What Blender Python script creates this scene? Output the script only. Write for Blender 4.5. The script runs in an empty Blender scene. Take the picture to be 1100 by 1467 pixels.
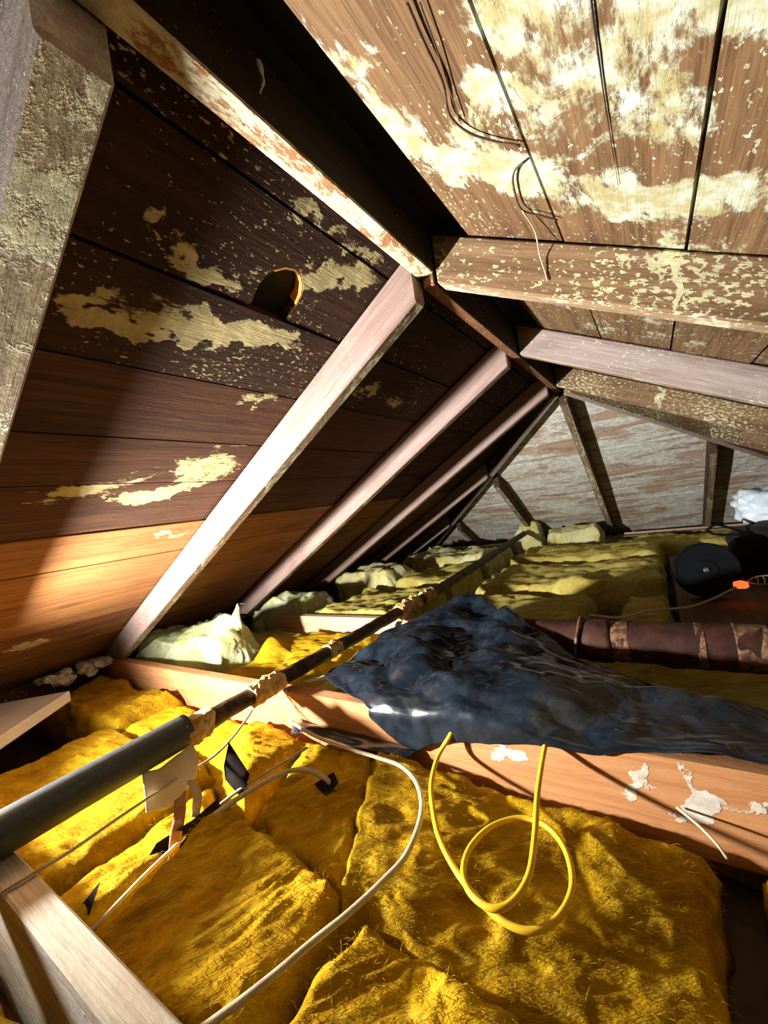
import bpy, bmesh, math, random
from mathutils import Vector, Matrix, noise

# ------------------------------------------------------------------ camera, world, lamp, exposure
scn = bpy.context.scene
COL = scn.collection
cam_d = bpy.data.cameras.new('camera')
cam = bpy.data.objects.new('camera', cam_d); COL.objects.link(cam)
RX = Vector((0.82526, 0.54525, -0.14712)); UP = Vector((0.11811, 0.08810, 0.98908)); FW = Vector((-0.55226, 0.83363, -0.00831))
m = Matrix.Identity(4)
for i in range(3):
    m[i][0] = RX[i]; m[i][1] = UP[i]; m[i][2] = -FW[i]
m[2][3] = 0.62
cam.matrix_world = m
cam_d.sensor_fit = 'HORIZONTAL'; cam_d.sensor_width = 36.0
cam_d.lens = 586.8 / 1100 * 36.0
cam_d.clip_start = 0.01
scn.camera = cam

w = bpy.data.worlds.new('world'); scn.world = w
w.use_nodes = True
w.node_tree.nodes['Background'].inputs[0].default_value = (0.5, 0.6, 0.7, 1)
w.node_tree.nodes['Background'].inputs[1].default_value = 0.0

LAMP = Vector((-1.33, 0.015, 0.400))
ld = bpy.data.lights.new('work_lamp_light', 'SPOT')        # clamp flood lamp just outside the left edge, tilted up towards the hip end
ld.energy = 370.0; ld.color = (1.0, 0.99, 0.96); ld.shadow_soft_size = 0.03
ld.spot_size = math.radians(154); ld.spot_blend = 1.0
lo = bpy.data.objects.new('work_lamp_light', ld); COL.objects.link(lo); lo.location = LAMP
lo.rotation_euler = Vector((0.66, 1.0, 0.50)).to_track_quat('-Z', 'Y').to_euler()

scn.view_settings.view_transform = 'Standard'
scn.view_settings.look = 'None'
scn.view_settings.gamma = 1.0
scn.view_settings.use_curve_mapping = False
scn.view_settings.exposure = 0.0
try:
    scn.cycles.max_bounces = 4; scn.cycles.diffuse_bounces = 2; scn.cycles.sample_clamp_indirect = 4.0
except Exception:
    pass

rnd = random.Random(7)
T = 0.556                                  # roof slope
def zl(x): return 1.13 + T * (x + 0.33)    # underside of left deck
def zr(x): return 1.111 - T * (x + 0.243)  # underside of right deck
def ze(y): return 1.13 - T * (y - 2.12)    # underside of hip end deck

# ------------------------------------------------------------------ materials
class NT:
    def __init__(s, name):
        s.m = bpy.data.materials.new(name); s.m.use_nodes = True
        s.t = s.m.node_tree; s.t.nodes.clear()
        s.out = s.t.nodes.new('ShaderNodeOutputMaterial')
        s.b = s.t.nodes.new('ShaderNodeBsdfPrincipled')
        s.t.links.new(s.b.outputs[0], s.out.inputs[0])
    def n(s, typ, **k):
        x = s.t.nodes.new(typ)
        for a, v in k.items(): setattr(x, a, v)
        return x
    def l(s, a, b):
        s.t.links.new(a, b)
    def val(s, sock, v):
        if hasattr(v, 'is_output') or isinstance(v, bpy.types.NodeSocket): s.l(v, sock)
        else: sock.default_value = v
    def math(s, op, a, b=0.0, clamp=False):
        x = s.n('ShaderNodeMath', operation=op); x.use_clamp = clamp
        s.val(x.inputs[0], a); s.val(x.inputs[1], b); return x.outputs[0]
    def noise(s, vec, scale, detail=4, rough=0.55, dist=0.0):
        x = s.n('ShaderNodeTexNoise'); s.l(vec, x.inputs['Vector'])
        x.inputs['Scale'].default_value = scale; x.inputs['Detail'].default_value = detail
        x.inputs['Roughness'].default_value = rough; x.inputs['Distortion'].default_value = dist
        return x.outputs[0]
    def vmul(s, vec, v):
        x = s.n('ShaderNodeVectorMath', operation='MULTIPLY'); s.l(vec, x.inputs[0]); x.inputs[1].default_value = v
        return x.outputs[0]
    def step(s, v, a, b):
        x = s.n('ShaderNodeMapRange', interpolation_type='SMOOTHSTEP'); s.val(x.inputs[0], v)
        x.inputs[1].default_value = a; x.inputs[2].default_value = b
        return x.outputs[0]
    def mix(s, f, a, b):
        x = s.n('ShaderNodeMix', data_type='RGBA'); s.val(x.inputs[0], f)
        for k, v in ((6, a), (7, b)):
            if isinstance(v, tuple): x.inputs[k].default_value = (*v, 1) if len(v) == 3 else v
            else: s.l(v, x.inputs[k])
        return x.outputs[2]
    def bump(s, h, strength, dist):
        x = s.n('ShaderNodeBump'); s.l(h, x.inputs['Height'])
        x.inputs['Strength'].default_value = strength; x.inputs['Distance'].default_value = dist
        s.l(x.outputs[0], s.b.inputs['Normal'])
    def pos(s):
        return s.n('ShaderNodeNewGeometry').outputs['Position']
    def attr(s, name):
        x = s.n('ShaderNodeAttribute'); x.attribute_name = name; return x.outputs['Vector']

def wood(name, c1, c2, mould=(0.60, 0.55, 0.34), amt=-0.2, fleck=0.0, blobs=(), axes='xy', gain=0.26,
         streak=0.35, scale=7.0, rough=0.85, soft=0.05, c3=None, knots=True, mould2=None):
    """weathered board: grain along the first 'gc' axis, mould growth by noise, denser on the listed stains"""
    k = NT(name)
    gc = k.attr('gc')
    g1 = k.noise(k.vmul(gc, (2.5, 60, 60)), 1.0, 4, 0.6, 0.6)
    g2 = k.noise(k.vmul(gc, (16, 380, 380)), 1.0, 3, 0.6)
    big = k.noise(k.vmul(gc, (2.2, 5, 5)), 1.0, 3, 0.6)
    g = k.math('ADD', k.math('MULTIPLY', g1, 0.58), k.math('MULTIPLY', g2, 0.42))
    col = k.mix(k.step(g, 0.33, 0.66), c1, c2)
    dark = c3 or tuple(v * 0.45 for v in c1)
    col = k.mix(k.math('MULTIPLY', k.step(big, 0.5, 0.72), 0.75), col, dark)
    if knots:
        kv = k.n('ShaderNodeTexVoronoi'); k.l(k.vmul(gc, (1.4, 4.2, 4.2)), kv.inputs['Vector']); kv.inputs['Scale'].default_value = 1.6
        kd = k.math('SUBTRACT', 1.0, k.step(kv.outputs['Distance'], 0.03, 0.14))
        col = k.mix(k.math('MULTIPLY', kd, 0.6), col, dark)
    P = k.pos()
    field = amt
    if blobs:
        wob = k.n('ShaderNodeTexNoise'); k.l(P, wob.inputs['Vector']); wob.inputs['Scale'].default_value = 22; wob.inputs['Detail'].default_value = 4
        wv = k.n('ShaderNodeVectorMath', operation='MULTIPLY_ADD')
        k.l(wob.outputs['Color'], wv.inputs[0]); wv.inputs[1].default_value = (0.10, 0.10, 0.10); wv.inputs[2].default_value = (-0.05, -0.05, -0.05)
        av = k.n('ShaderNodeVectorMath', operation='ADD'); k.l(P, av.inputs[0]); k.l(wv.outputs[0], av.inputs[1])
        sx = k.n('ShaderNodeSeparateXYZ'); k.l(av.outputs[0], sx.inputs[0])
        cx = k.n('ShaderNodeCombineXYZ')
        ia, ib = 'xyz'.index(axes[0]), 'xyz'.index(axes[1])
        k.l(sx.outputs[ia], cx.inputs[0]); k.l(sx.outputs[ib], cx.inputs[1])
        for bl in blobs:
            bx, by, ang, rx, ry = bl[:5]
            mp = k.n('ShaderNodeMapping', vector_type='TEXTURE')
            k.l(cx.outputs[0], mp.inputs[0])
            mp.inputs[1].default_value = (bx, by, 0); mp.inputs[2].default_value = (0, 0, ang); mp.inputs[3].default_value = (rx, max(ry, .008), 1)
            ln = k.n('ShaderNodeVectorMath', operation='LENGTH'); k.l(mp.outputs[0], ln.inputs[0])
            f = k.math('MULTIPLY', k.math('SUBTRACT', 1.0, k.step(ln.outputs['Value'], 0.45, 1.5)), bl[5] if len(bl) > 5 else gain)
            field = k.math('ADD', field, f) if not isinstance(field, float) else k.math('ADD', f, field)
    mn = k.noise(k.vmul(gc, (scale * streak, scale, scale)), 1.0, 7, 0.68, 0.8)
    fine = k.noise(k.vmul(gc, (45, 110, 110)), 1.0, 4, 0.7)
    mv = k.math('ADD', k.math('ADD', k.math('MULTIPLY', mn, 1.1), k.math('MULTIPLY', fine, 0.42)), field)
    mask = k.step(mv, 0.81 - soft, 0.81 + soft)
    if fleck > 0:
        fl = k.noise(k.vmul(gc, (85, 150, 150)), 1.0, 3, 0.6)
        reg = k.noise(gc, 4.0, 2, 0.5)
        fm = k.step(k.math('ADD', fl, k.math('MULTIPLY', k.math('SUBTRACT', reg, 0.5), 0.35)), 0.66 - fleck * 0.1, 0.69 - fleck * 0.1)
        mask = k.math('MAXIMUM', mask, k.math('MULTIPLY', fm, 0.9))
    mtone = k.noise(P, 30, 5, 0.7)
    mc = k.mix(k.step(mtone, 0.35, 0.7), mould2 or tuple(v * 0.62 for v in mould), mould)
    gl = k.math('ADD', 0.72, k.math('MULTIPLY', g, 0.5))
    mh = k.n('ShaderNodeMix', data_type='RGBA', blend_type='MULTIPLY'); mh.inputs[0].default_value = 0.8
    k.l(mc, mh.inputs[6])
    cg = k.n('ShaderNodeCombineColor')
    for i in range(3): k.l(gl, cg.inputs[i])
    k.l(cg.outputs[0], mh.inputs[7])
    col = k.mix(k.math('MULTIPLY', mask, 0.93), col, mh.outputs[2])
    k.l(col, k.b.inputs['Base Color'])
    k.b.inputs['Roughness'].default_value = rough
    k.b.inputs['Specular IOR Level'].default_value = 0.25
    hh = k.math('ADD', k.math('MULTIPLY', g, 0.7), k.math('MULTIPLY', mask, 0.35))
    hh = k.math('ADD', hh, k.math('MULTIPLY', fine, 0.4))
    k.bump(hh, 0.55, 0.004)
    return k.m

def wool(name, ca, cb, cc):
    """fibreglass: soft fleecy body with fine streaks running along the batt's own fibre direction"""
    k = NT(name)
    gc = k.attr('gc')
    f = k.noise(k.vmul(gc, (7, 15, 12)), 1.0, 5, 0.6, 0.7)
    f2 = k.noise(k.vmul(gc, (26, 120, 90)), 1.0, 4, 0.65, 0.5)
    f3 = k.noise(k.vmul(gc, (110, 520, 420)), 1.0, 3, 0.6, 0.3)
    col = k.mix(k.step(f, 0.34, 0.62), ca, cb)
    col = k.mix(k.math('MULTIPLY', k.step(f2, 0.50, 0.72), 0.55), col, cc)
    dirt = k.noise(gc, 6, 5, 0.7)
    col = k.mix(k.math('MULTIPLY', k.step(dirt, 0.55, 0.75), 0.6), col, tuple(v * q for v, q in zip(ca, (0.5, 0.42, 0.3))))
    k.l(col, k.b.inputs['Base Color'])
    k.b.inputs['Roughness'].default_value = 0.95
    k.b.inputs['Specular IOR Level'].default_value = 0.08
    k.b.inputs['Sheen Weight'].default_value = 0.0
    h = k.math('ADD', k.math('ADD', k.math('MULTIPLY', f, 0.5), k.math('MULTIPLY', f2, 0.55)), k.math('MULTIPLY', f3, 0.40))
    k.bump(h, 0.9, 0.011)
    return k.m

def plain(name, c, rough=0.7, c2=None, scale=20, bump=0.0, metal=0.0, spec=0.4, dist=0.003, emit=None, coat=0.0):
    k = NT(name)
    P = k.pos()
    if c2 is not None or bump:
        n = k.noise(P, scale, 5, 0.65, 0.4)
        k.l(k.mix(k.step(n, 0.38, 0.64), c, c2 if c2 is not None else c), k.b.inputs['Base Color'])
        if bump: k.bump(n, bump, dist)
    else:
        k.b.inputs['Base Color'].default_value = (*c, 1)
    k.b.inputs['Roughness'].default_value = rough; k.b.inputs['Metallic'].default_value = metal
    k.b.inputs['Specular IOR Level'].default_value = spec
    k.b.inputs['Coat Weight'].default_value = coat
    if emit:
        k.b.inputs['Emission Color'].default_value = (*emit[0], 1); k.b.inputs['Emission Strength'].default_value = emit[1]
    return k.m

LEFT_STAINS = [(-0.494, 0.316, 1.18, 0.028, 0.015), (-0.527, 0.375, 1.861, 0.047, 0.02), (-0.535, 0.451, 1.672, 0.038, 0.016), (-0.452, 0.634, 1.104, 0.097, 0.03), (-0.624, 0.269, 1.218, 0.033, 0.013), (-0.646, 0.316, 1.454, 0.069, 0.013), (-0.607, 0.438, 1.45, 0.199, 0.029), (-0.597, 0.54, 1.412, 0.146, 0.026), (-0.721, 0.65, 1.332, 0.079, 0.022), (-0.96, 0.507, 1.17, 0.224, 0.03), (-0.966, 0.649, 1.165, 0.106, 0.044), (-1.061, 0.468, 1.314, 0.152, 0.028), (-0.647, 1.152, 1.671, 0.181, 0.025), (-0.651, 0.949, 0.818, 0.074, 0.042), (-0.39, 0.62, 1.57, 0.10, 0.012), (-0.40, 0.50, 1.57, 0.06, 0.01), (-1.03, 0.60, 1.3, 0.10, 0.02)]
LOW_STAINS = [(-1.215, 0.677, 1.774, 0.11, 0.03), (-1.738, 0.426, 1.988, 0.08, 0.03)]
RIGHT_STAINS = [(-0.214, 0.43, 1.444, 0.156, 0.025), (-0.202, 0.545, 0.964, 0.11, 0.042), (-0.118, 0.6, 1.064, 0.108, 0.046), (-0.099, 0.445, 0.999, 0.048, 0.023), (0.011, 0.40, 0.218, 0.11, 0.045), (0.002, 0.489, 0.272, 0.123, 0.051), (-0.028, 0.598, 0.718, 0.116, 0.058), (0.028, 0.653, -0.409, 0.081, 0.036), (0.094, 0.40, 0.744, 0.04, 0.02), (0.12, 0.643, -0.5, 0.073, 0.04), (0.061, 0.754, 1.416, 0.045, 0.013), (-0.15, 0.37, 1.3, 0.10, 0.05, -0.2), (-0.16, 0.70, 0.3, 0.07, 0.06, -0.2), (0.0, 0.74, 0.0, 0.06, 0.03, -0.3), (0.105, 0.50, 1.4, 0.08, 0.022, -0.22)]
J1_STAINS = [(-0.287, 0.124, 0.05, 0.05, 0.02), (-0.077, 0.126, -2.111, 0.049, 0.014), (-0.009, 0.126, -1.537, 0.042, 0.012), (0.023, 0.108, 0.235, 0.069, 0.009), (0.064, 0.125, -0.571, 0.026, 0.009)]
R1R_STAINS = [(0.06, 0.904, -1.541, 0.057, 0.009, 0.4)]

M = {}
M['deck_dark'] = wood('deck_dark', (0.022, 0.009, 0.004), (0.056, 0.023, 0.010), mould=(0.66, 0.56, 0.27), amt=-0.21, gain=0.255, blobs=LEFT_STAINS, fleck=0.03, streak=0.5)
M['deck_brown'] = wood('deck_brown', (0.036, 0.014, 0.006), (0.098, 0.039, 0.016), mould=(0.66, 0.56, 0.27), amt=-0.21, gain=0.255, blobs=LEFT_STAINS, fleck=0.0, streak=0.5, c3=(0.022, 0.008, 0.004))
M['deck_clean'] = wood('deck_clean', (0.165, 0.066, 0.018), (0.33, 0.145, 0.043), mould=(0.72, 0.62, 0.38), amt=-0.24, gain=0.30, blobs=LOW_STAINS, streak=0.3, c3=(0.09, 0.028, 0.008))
M['deck_right'] = wood('deck_right', (0.080, 0.039, 0.015), (0.19, 0.106, 0.046), mould=(0.50, 0.545, 0.45), amt=-0.065, gain=0.15, blobs=RIGHT_STAINS, fleck=0.35, streak=0.75, scale=11, c3=(0.040, 0.015, 0.007), mould2=(0.33, 0.29, 0.13), soft=0.07)
M['deck_end'] = wood('deck_end', (0.36, 0.22, 0.14), (0.66, 0.47, 0.33), mould=(0.97, 0.97, 0.86), amt=0.08, fleck=0.25, streak=0.35, scale=7, c3=(0.20, 0.115, 0.075))  # wood lightened and mould thickened to offset weak lamp light at the hip end
M['rafter_pale'] = wood('rafter_pale', (0.235, 0.15, 0.122), (0.37, 0.262, 0.225), mould=(0.5, 0.46, 0.33), amt=-0.26, streak=0.3, c3=(0.20, 0.11, 0.08), fleck=0.08)
M['rafter_edge'] = wood('rafter_edge', (0.16, 0.09, 0.045), (0.38, 0.27, 0.16), mould=(0.72, 0.68, 0.45), amt=0.0, streak=0.5, scale=14, fleck=0.3)
M['rafter_green'] = wood('rafter_green', (0.22, 0.16, 0.09), (0.44, 0.36, 0.22), mould=(0.80, 0.78, 0.52), amt=0.03, streak=0.9, scale=9, fleck=0.35)
M['rafter_flecked'] = wood('rafter_flecked', (0.13, 0.07, 0.032), (0.27, 0.165, 0.085), mould=(0.72, 0.68, 0.40), amt=-0.19, streak=0.6, scale=12, fleck=1.05, blobs=R1R_STAINS, axes='xz')
M['rafter_grey'] = wood('rafter_grey', (0.25, 0.185, 0.155), (0.42, 0.34, 0.30), mould=(0.72, 0.70, 0.56), amt=-0.15, streak=0.6, scale=11, fleck=0.4)
M['rafter_dark'] = wood('rafter_dark', (0.045, 0.022, 0.012), (0.10, 0.055, 0.03), mould=(0.7, 0.66, 0.45), amt=-0.2, streak=0.6, scale=11, fleck=0.25)  # on the hip end rafters the unlit black of the sides is in this colour
M['ridge'] = wood('ridge', (0.22, 0.09, 0.03), (0.36, 0.17, 0.065), mould=(0.74, 0.70, 0.46), amt=0.09, streak=0.6, scale=13, fleck=0.7, c3=(0.16, 0.06, 0.02))
M['ridge_brown'] = wood('ridge_brown', (0.16, 0.062, 0.022), (0.30, 0.13, 0.05), mould=(0.72, 0.68, 0.48), amt=-0.10, streak=0.8, scale=13, fleck=0.3, c3=(0.07, 0.025, 0.01))
M['ridge_side_shade'] = wood('ridge_side_shade', (0.014, 0.007, 0.004), (0.034, 0.019, 0.010), mould=(0.22, 0.19, 0.10), amt=-0.18, streak=0.5, scale=9, fleck=0.2)  # ridge side faces: their lack of light is put into wood and mould colour
M['joist_orange'] = wood('joist_orange', (0.40, 0.165, 0.058), (0.54, 0.26, 0.105), mould=(0.80, 0.74, 0.62), amt=-0.27, gain=0.44, blobs=J1_STAINS, axes='xz', streak=0.5, scale=12, c3=(0.33, 0.125, 0.042), knots=False)
M['joist_beige'] = wood('joist_beige', (0.52, 0.31, 0.18), (0.70, 0.47, 0.30), mould=(0.8, 0.75, 0.6), amt=-0.3, c3=(0.5, 0.28, 0.14), knots=False)
M['joist_grey'] = wood('joist_grey', (0.42, 0.34, 0.24), (0.72, 0.64, 0.50), mould=(0.86, 0.82, 0.70), amt=-0.12, streak=0.25, scale=8, c3=(0.36, 0.20, 0.09))
M['board_white'] = wood('board_white', (0.74, 0.72, 0.70), (0.86, 0.84, 0.82), mould=(0.86, 0.84, 0.80), amt=-0.1, c3=(0.5, 0.46, 0.42), knots=False)
M['board_brown'] = wood('board_brown', (0.13, 0.07, 0.04), (0.22, 0.13, 0.08), amt=-0.3, c3=(0.08, 0.045, 0.03))
M['wood_cut'] = plain('wood_cut', (0.75, 0.34, 0.07), 0.7, (0.55, 0.22, 0.04), 60)
M['felt'] = plain('felt', (0.012, 0.010, 0.009), 0.9, (0.02, 0.017, 0.014), 40)
M['floor'] = plain('floor', (0.045, 0.028, 0.018), 0.9, (0.075, 0.048, 0.03), 12, 0.3)
M['gable'] = plain('gable', (0.10, 0.06, 0.035), 0.9, (0.17, 0.10, 0.06), 10, 0.3)
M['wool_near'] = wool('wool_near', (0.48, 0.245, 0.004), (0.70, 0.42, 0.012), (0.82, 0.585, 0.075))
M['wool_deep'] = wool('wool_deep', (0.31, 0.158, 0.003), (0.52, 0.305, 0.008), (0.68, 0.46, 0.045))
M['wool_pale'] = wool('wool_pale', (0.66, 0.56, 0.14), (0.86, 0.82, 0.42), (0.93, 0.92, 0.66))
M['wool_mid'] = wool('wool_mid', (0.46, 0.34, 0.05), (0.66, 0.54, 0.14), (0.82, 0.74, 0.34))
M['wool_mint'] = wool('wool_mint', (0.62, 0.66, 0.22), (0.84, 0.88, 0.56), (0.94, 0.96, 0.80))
M['plastic'] = plain('plastic', (0.005, 0.008, 0.012), 0.22, (0.014, 0.022, 0.032), 14, 0.08, spec=0.55, dist=0.001, coat=0.25)
M['sleeve'] = plain('sleeve', (0.022, 0.030, 0.034), 0.45, (0.036, 0.046, 0.050), 90, 0.25, spec=0.6, dist=0.001)
M['old_pipe'] = plain('old_pipe', (0.018, 0.010, 0.006), 0.6, (0.10, 0.05, 0.018), 28, 0.7, dist=0.006)
M['torn_wrap'] = plain('torn_wrap', (0.52, 0.27, 0.07), 0.85, (0.80, 0.58, 0.26), 40, 0.7, dist=0.006)
M['kraft'] = plain('kraft', (0.62, 0.36, 0.14), 0.8, (0.82, 0.60, 0.34), 25, 0.3)
M['kraft_pale'] = plain('kraft_pale', (0.84, 0.66, 0.40), 0.8, (0.92, 0.82, 0.62), 18, 0.3)
M['kraft_brown'] = plain('kraft_brown', (0.40, 0.16, 0.05), 0.8, (0.58, 0.27, 0.10), 30, 0.4)
M['black_paper_or_shade'] = plain('black_paper_or_shade', (0.010, 0.007, 0.006), 0.9, (0.018, 0.012, 0.010), 25, 0.2, spec=0.08)
M['rust'] = plain('rust', (0.026, 0.009, 0.006), 0.65, (0.058, 0.020, 0.011), 18, 0.25, spec=0.2)
M['rust_pale'] = plain('rust_pale', (0.05, 0.018, 0.010), 0.8, (0.20, 0.10, 0.045), 70, 0.5)
M['cable_yellow'] = plain('cable_yellow', (0.85, 0.55, 0.02), 0.45, (0.78, 0.47, 0.02), 60)
M['cable_white'] = plain('cable_white', (0.48, 0.38, 0.22), 0.6, (0.60, 0.51, 0.34), 50, 0.2)
M['wire'] = plain('wire', (0.30, 0.24, 0.16), 0.5)
M['root'] = plain('root', (0.05, 0.025, 0.012), 0.8, (0.10, 0.055, 0.03), 60)
M['rubble'] = plain('rubble', (0.50, 0.45, 0.33), 0.95, (0.72, 0.68, 0.55), 40, 0.6)
M['black_rubber'] = plain('black_rubber', (0.004, 0.005, 0.006), 0.85, (0.006, 0.007, 0.008), 30, spec=0.08)
M['black_cloth'] = plain('black_cloth', (0.006, 0.007, 0.008), 0.85, (0.012, 0.013, 0.015), 30, 0.3)
M['white_bag'] = plain('white_bag', (0.55, 0.68, 0.78), 0.4, (0.80, 0.86, 0.90), 14, 0.4)
M['grey_metal'] = plain('grey_metal', (0.35, 0.36, 0.36), 0.35, metal=1.0)
M['buckle'] = plain('buckle', (0.45, 0.30, 0.14), 0.5, (0.6, 0.42, 0.2), 30)
M['orange_glow'] = plain('orange_glow', (0.9, 0.16, 0.03), 0.4, emit=((1.0, 0.13, 0.03), 1.6))
M['web'] = plain('web', (0.45, 0.45, 0.40), 0.9)

# ------------------------------------------------------------------ mesh helpers
def link(name, me, mat, parent=None):
    o = bpy.data.objects.new(name, me); COL.objects.link(o)
    for mm in (mat if isinstance(mat, (list, tuple)) else [mat]): me.materials.append(mm)
    if parent is not None: o.parent = parent
    return o
def tag(o, label, cat, group=None):
    o['label'] = label; o['category'] = cat
    if group: o['group'] = group
    return o
def structure(o, label=None, cat=None):
    o['kind'] = 'structure'
    if label: o['label'] = label
    if cat: o['category'] = cat
    return o
def empty(name, loc):
    o = bpy.data.objects.new(name, None); o.location = loc; o.empty_display_size = 0.05; COL.objects.link(o)
    return o
def adopt(child, parent):
    child.parent = parent; child.matrix_parent_inverse = Matrix.Translation(-Vector(parent.location))
    return child
def set_gc(me, axes, off=None):
    off = off or (rnd.uniform(-40, 40), rnd.uniform(-9, 9), rnd.uniform(-9, 9))
    at = me.attributes.new('gc', 'FLOAT_VECTOR', 'POINT')
    A, B, C = [Vector(a) for a in axes]
    buf = []
    for v in me.vertices: buf += [v.co.dot(A) + off[0], v.co.dot(B) + off[1], v.co.dot(C) + off[2]]
    at.data.foreach_set('vector', buf)
def prism(name, prof, d, mat, parent=None, axes=None, bevel=0.0, slots=None, jitter=0.0):
    """extrude the polygon prof (3D points) by the vector d; slots = material index per side face"""
    bm = bmesh.new(); d = Vector(d); n = len(prof)
    a = [bm.verts.new(p) for p in prof]; b = [bm.verts.new(Vector(p) + d) for p in prof]
    bm.faces.new(a); bm.faces.new(b[::-1])
    for i in range(n):
        f = bm.faces.new((a[i], b[i], b[(i + 1) % n], a[(i + 1) % n]))
        if slots: f.material_index = slots[i]
    bmesh.ops.recalc_face_normals(bm, faces=bm.faces)
    if bevel: bmesh.ops.bevel(bm, geom=list(bm.edges), offset=bevel, segments=1, affect='EDGES', profile=0.5)
    me = bpy.data.meshes.new(name); bm.to_mesh(me); bm.free()
    if axes: set_gc(me, axes)
    return link(name, me, mat, parent)
def catmull(pts, n):
    P = [Vector(p) for p in pts]; P = [P[0] * 2 - P[1]] + P + [P[-1] * 2 - P[-2]]
    out = []
    for i in range(1, len(P) - 2):
        for k in range(n):
            t = k / n; a, b, c, d = P[i - 1:i + 3]
            out.append(0.5 * ((2 * b) + (c - a) * t + (2 * a - 5 * b + 4 * c - d) * t * t + (3 * b - a - 3 * c + d) * t ** 3))
    out.append(P[-2]); return out
def tube_mesh(name, pts, r, seg=10, sub=6, wob=0.0, flat=1.0, smooth=True, wf=30):
    C = catmull(pts, sub) if sub > 1 else [Vector(p) for p in pts]
    V = []; F = []; n = len(C); up = Vector((0, 0, 1))
    for i, c in enumerate(C):
        t = (C[min(i + 1, n - 1)] - C[max(i - 1, 0)]).normalized()
        s = t.cross(up)
        if s.length < 0.05: s = t.cross(Vector((0, 1, 0)))
        s.normalize(); u = s.cross(t).normalized()
        rr = r[min(int(i * len(r) / n), len(r) - 1)] if isinstance(r, (list, tuple)) else r
        for k in range(seg):
            a = 2 * math.pi * k / seg
            q = rr
            if wob: q *= 1 + wob * noise.noise(Vector((c.x * wf, c.y * wf, c.z * wf)) + Vector((math.cos(a), math.sin(a), 0)) * 1.3)
            V.append(c + s * math.cos(a) * q + u * math.sin(a) * q * flat)
    for i in range(n - 1):
        for k in range(seg):
            k2 = (k + 1) % seg
            F.append((i * seg + k, i * seg + k2, (i + 1) * seg + k2, (i + 1) * seg + k))
    F.append(tuple(range(seg))[::-1]); F.append(tuple((n - 1) * seg + k for k in range(seg)))
    me = bpy.data.meshes.new(name); me.from_pydata(V, [], F); me.update()
    if smooth: me.polygons.foreach_set('use_smooth', [len(p.vertices) == 4 for p in me.polygons])
    return me
def tube(name, pts, r, mat, parent=None, **k):
    return link(name, tube_mesh(name, pts, r, **k), mat, parent)
FOLDS = ((0.25, 1.0, 9.0, 1.9, 0.2), (-0.45, 1.0, 6.0, 2.0, 0.63), (0.9, 0.6, 7.0, 1.5, 0.4), (1.0, -0.5, 4.5, 1.6, 0.1), (0.1, 1.0, 15.0, 0.5, 0.77))
def sheet(name, rows, mat, thick=0.0015, sub=3, crumple=0.0, freq=30, parent=None, seed=0):
    """smooth surface through a grid of points, crumpled along sharp folds, with a real thickness"""
    R = [catmull(r, sub) for r in rows]
    Cn = list(zip(*R)); Cn = [catmull(list(c), sub) for c in Cn]
    nu, nv = len(Cn), len(Cn[0])
    bm = bmesh.new(); g = []
    for c in Cn:
        row = []
        for p in c:
            q = Vector(p)
            if crumple:
                s = Vector((seed * 7.3, seed * 3.1, 0))
                a = noise.noise(q * freq + s); b = noise.noise(q * freq * 0.43 + s + Vector((5, 9, 2))); e = noise.noise(q * freq * 2.3 + s)
                h = 0.0
                for (sx_, sy_, am) in ((5.5, 9.0, 2.2), (11.0, 19.0, 1.0), (22.0, 30.0, 0.45)):
                    dd = noise.voronoi(Vector((q.x * sx_ + q.y * 2, q.y * sy_ - q.x * 2, seed * 1.0)))[0]
                    h += (0.45 - dd[0]) * am
                for (fx, fy, ff, am, ph) in FOLDS:
                    wv = (q.x * fx + q.y * fy) * ff + ph + 0.9 * b + 0.25 * a
                    tri = abs((wv % 1.0) - 0.5) * 2
                    msk = 0.5 + 0.9 * noise.noise(Vector((q.x * 5 + ph * 3, q.y * 5, ph)))
                    h += (min(tri, 0.8) - 0.45) * am * 0.6 * max(0.0, msk)
                q = q + Vector((0.25 * a, 0.35 * b, h)) * crumple
            row.append(bm.verts.new(q))
        g.append(row)
    for i in range(nu - 1):
        for j in range(nv - 1): bm.faces.new((g[i][j], g[i + 1][j], g[i + 1][j + 1], g[i][j + 1]))
    bmesh.ops.recalc_face_normals(bm, faces=bm.faces)
    me = bpy.data.meshes.new(name); bm.to_mesh(me); bm.free()
    me.polygons.foreach_set('use_smooth', [True] * len(me.polygons))
    o = link(name, me, mat, parent)
    md = o.modifiers.new('thickness', 'SOLIDIFY'); md.thickness = thick; md.offset = 0
    return o

# ------------------------------------------------------------------ room shell
FLOOR = -0.03
def box(name, a, b, mat, parent=None, axes=None, bevel=0.0):
    return prism(name, [(a[0], a[1], a[2]), (b[0], a[1], a[2]), (b[0], b[1], a[2]), (a[0], b[1], a[2])], (0, 0, b[2] - a[2]), mat, parent, axes, bevel)
structure(box('floor', (-2.2, -1.6, FLOOR - 0.05), (1.6, 4.05, FLOOR), M['floor']), 'dark dusty boards seen in gaps under the insulation', 'floor')
structure(box('wall_left', (-2.22, -1.6, FLOOR), (-2.15, 4.05, 0.16), M['gable']))
structure(box('wall_right', (1.55, -1.6, FLOOR), (1.6, 4.05, 0.16), M['gable']))
structure(box('wall_end', (-2.15, 4.0, FLOOR), (1.55, 4.05, 0.14), M['gable']))
structure(prism('wall_back', [(-2.2, -1.55, FLOOR), (1.6, -1.55, FLOOR), (1.6, -1.55, 0.12), (-0.30, -1.55, 1.17), (-2.2, -1.55, 0.12)], (0, -0.05, 0), M['gable']))

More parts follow.
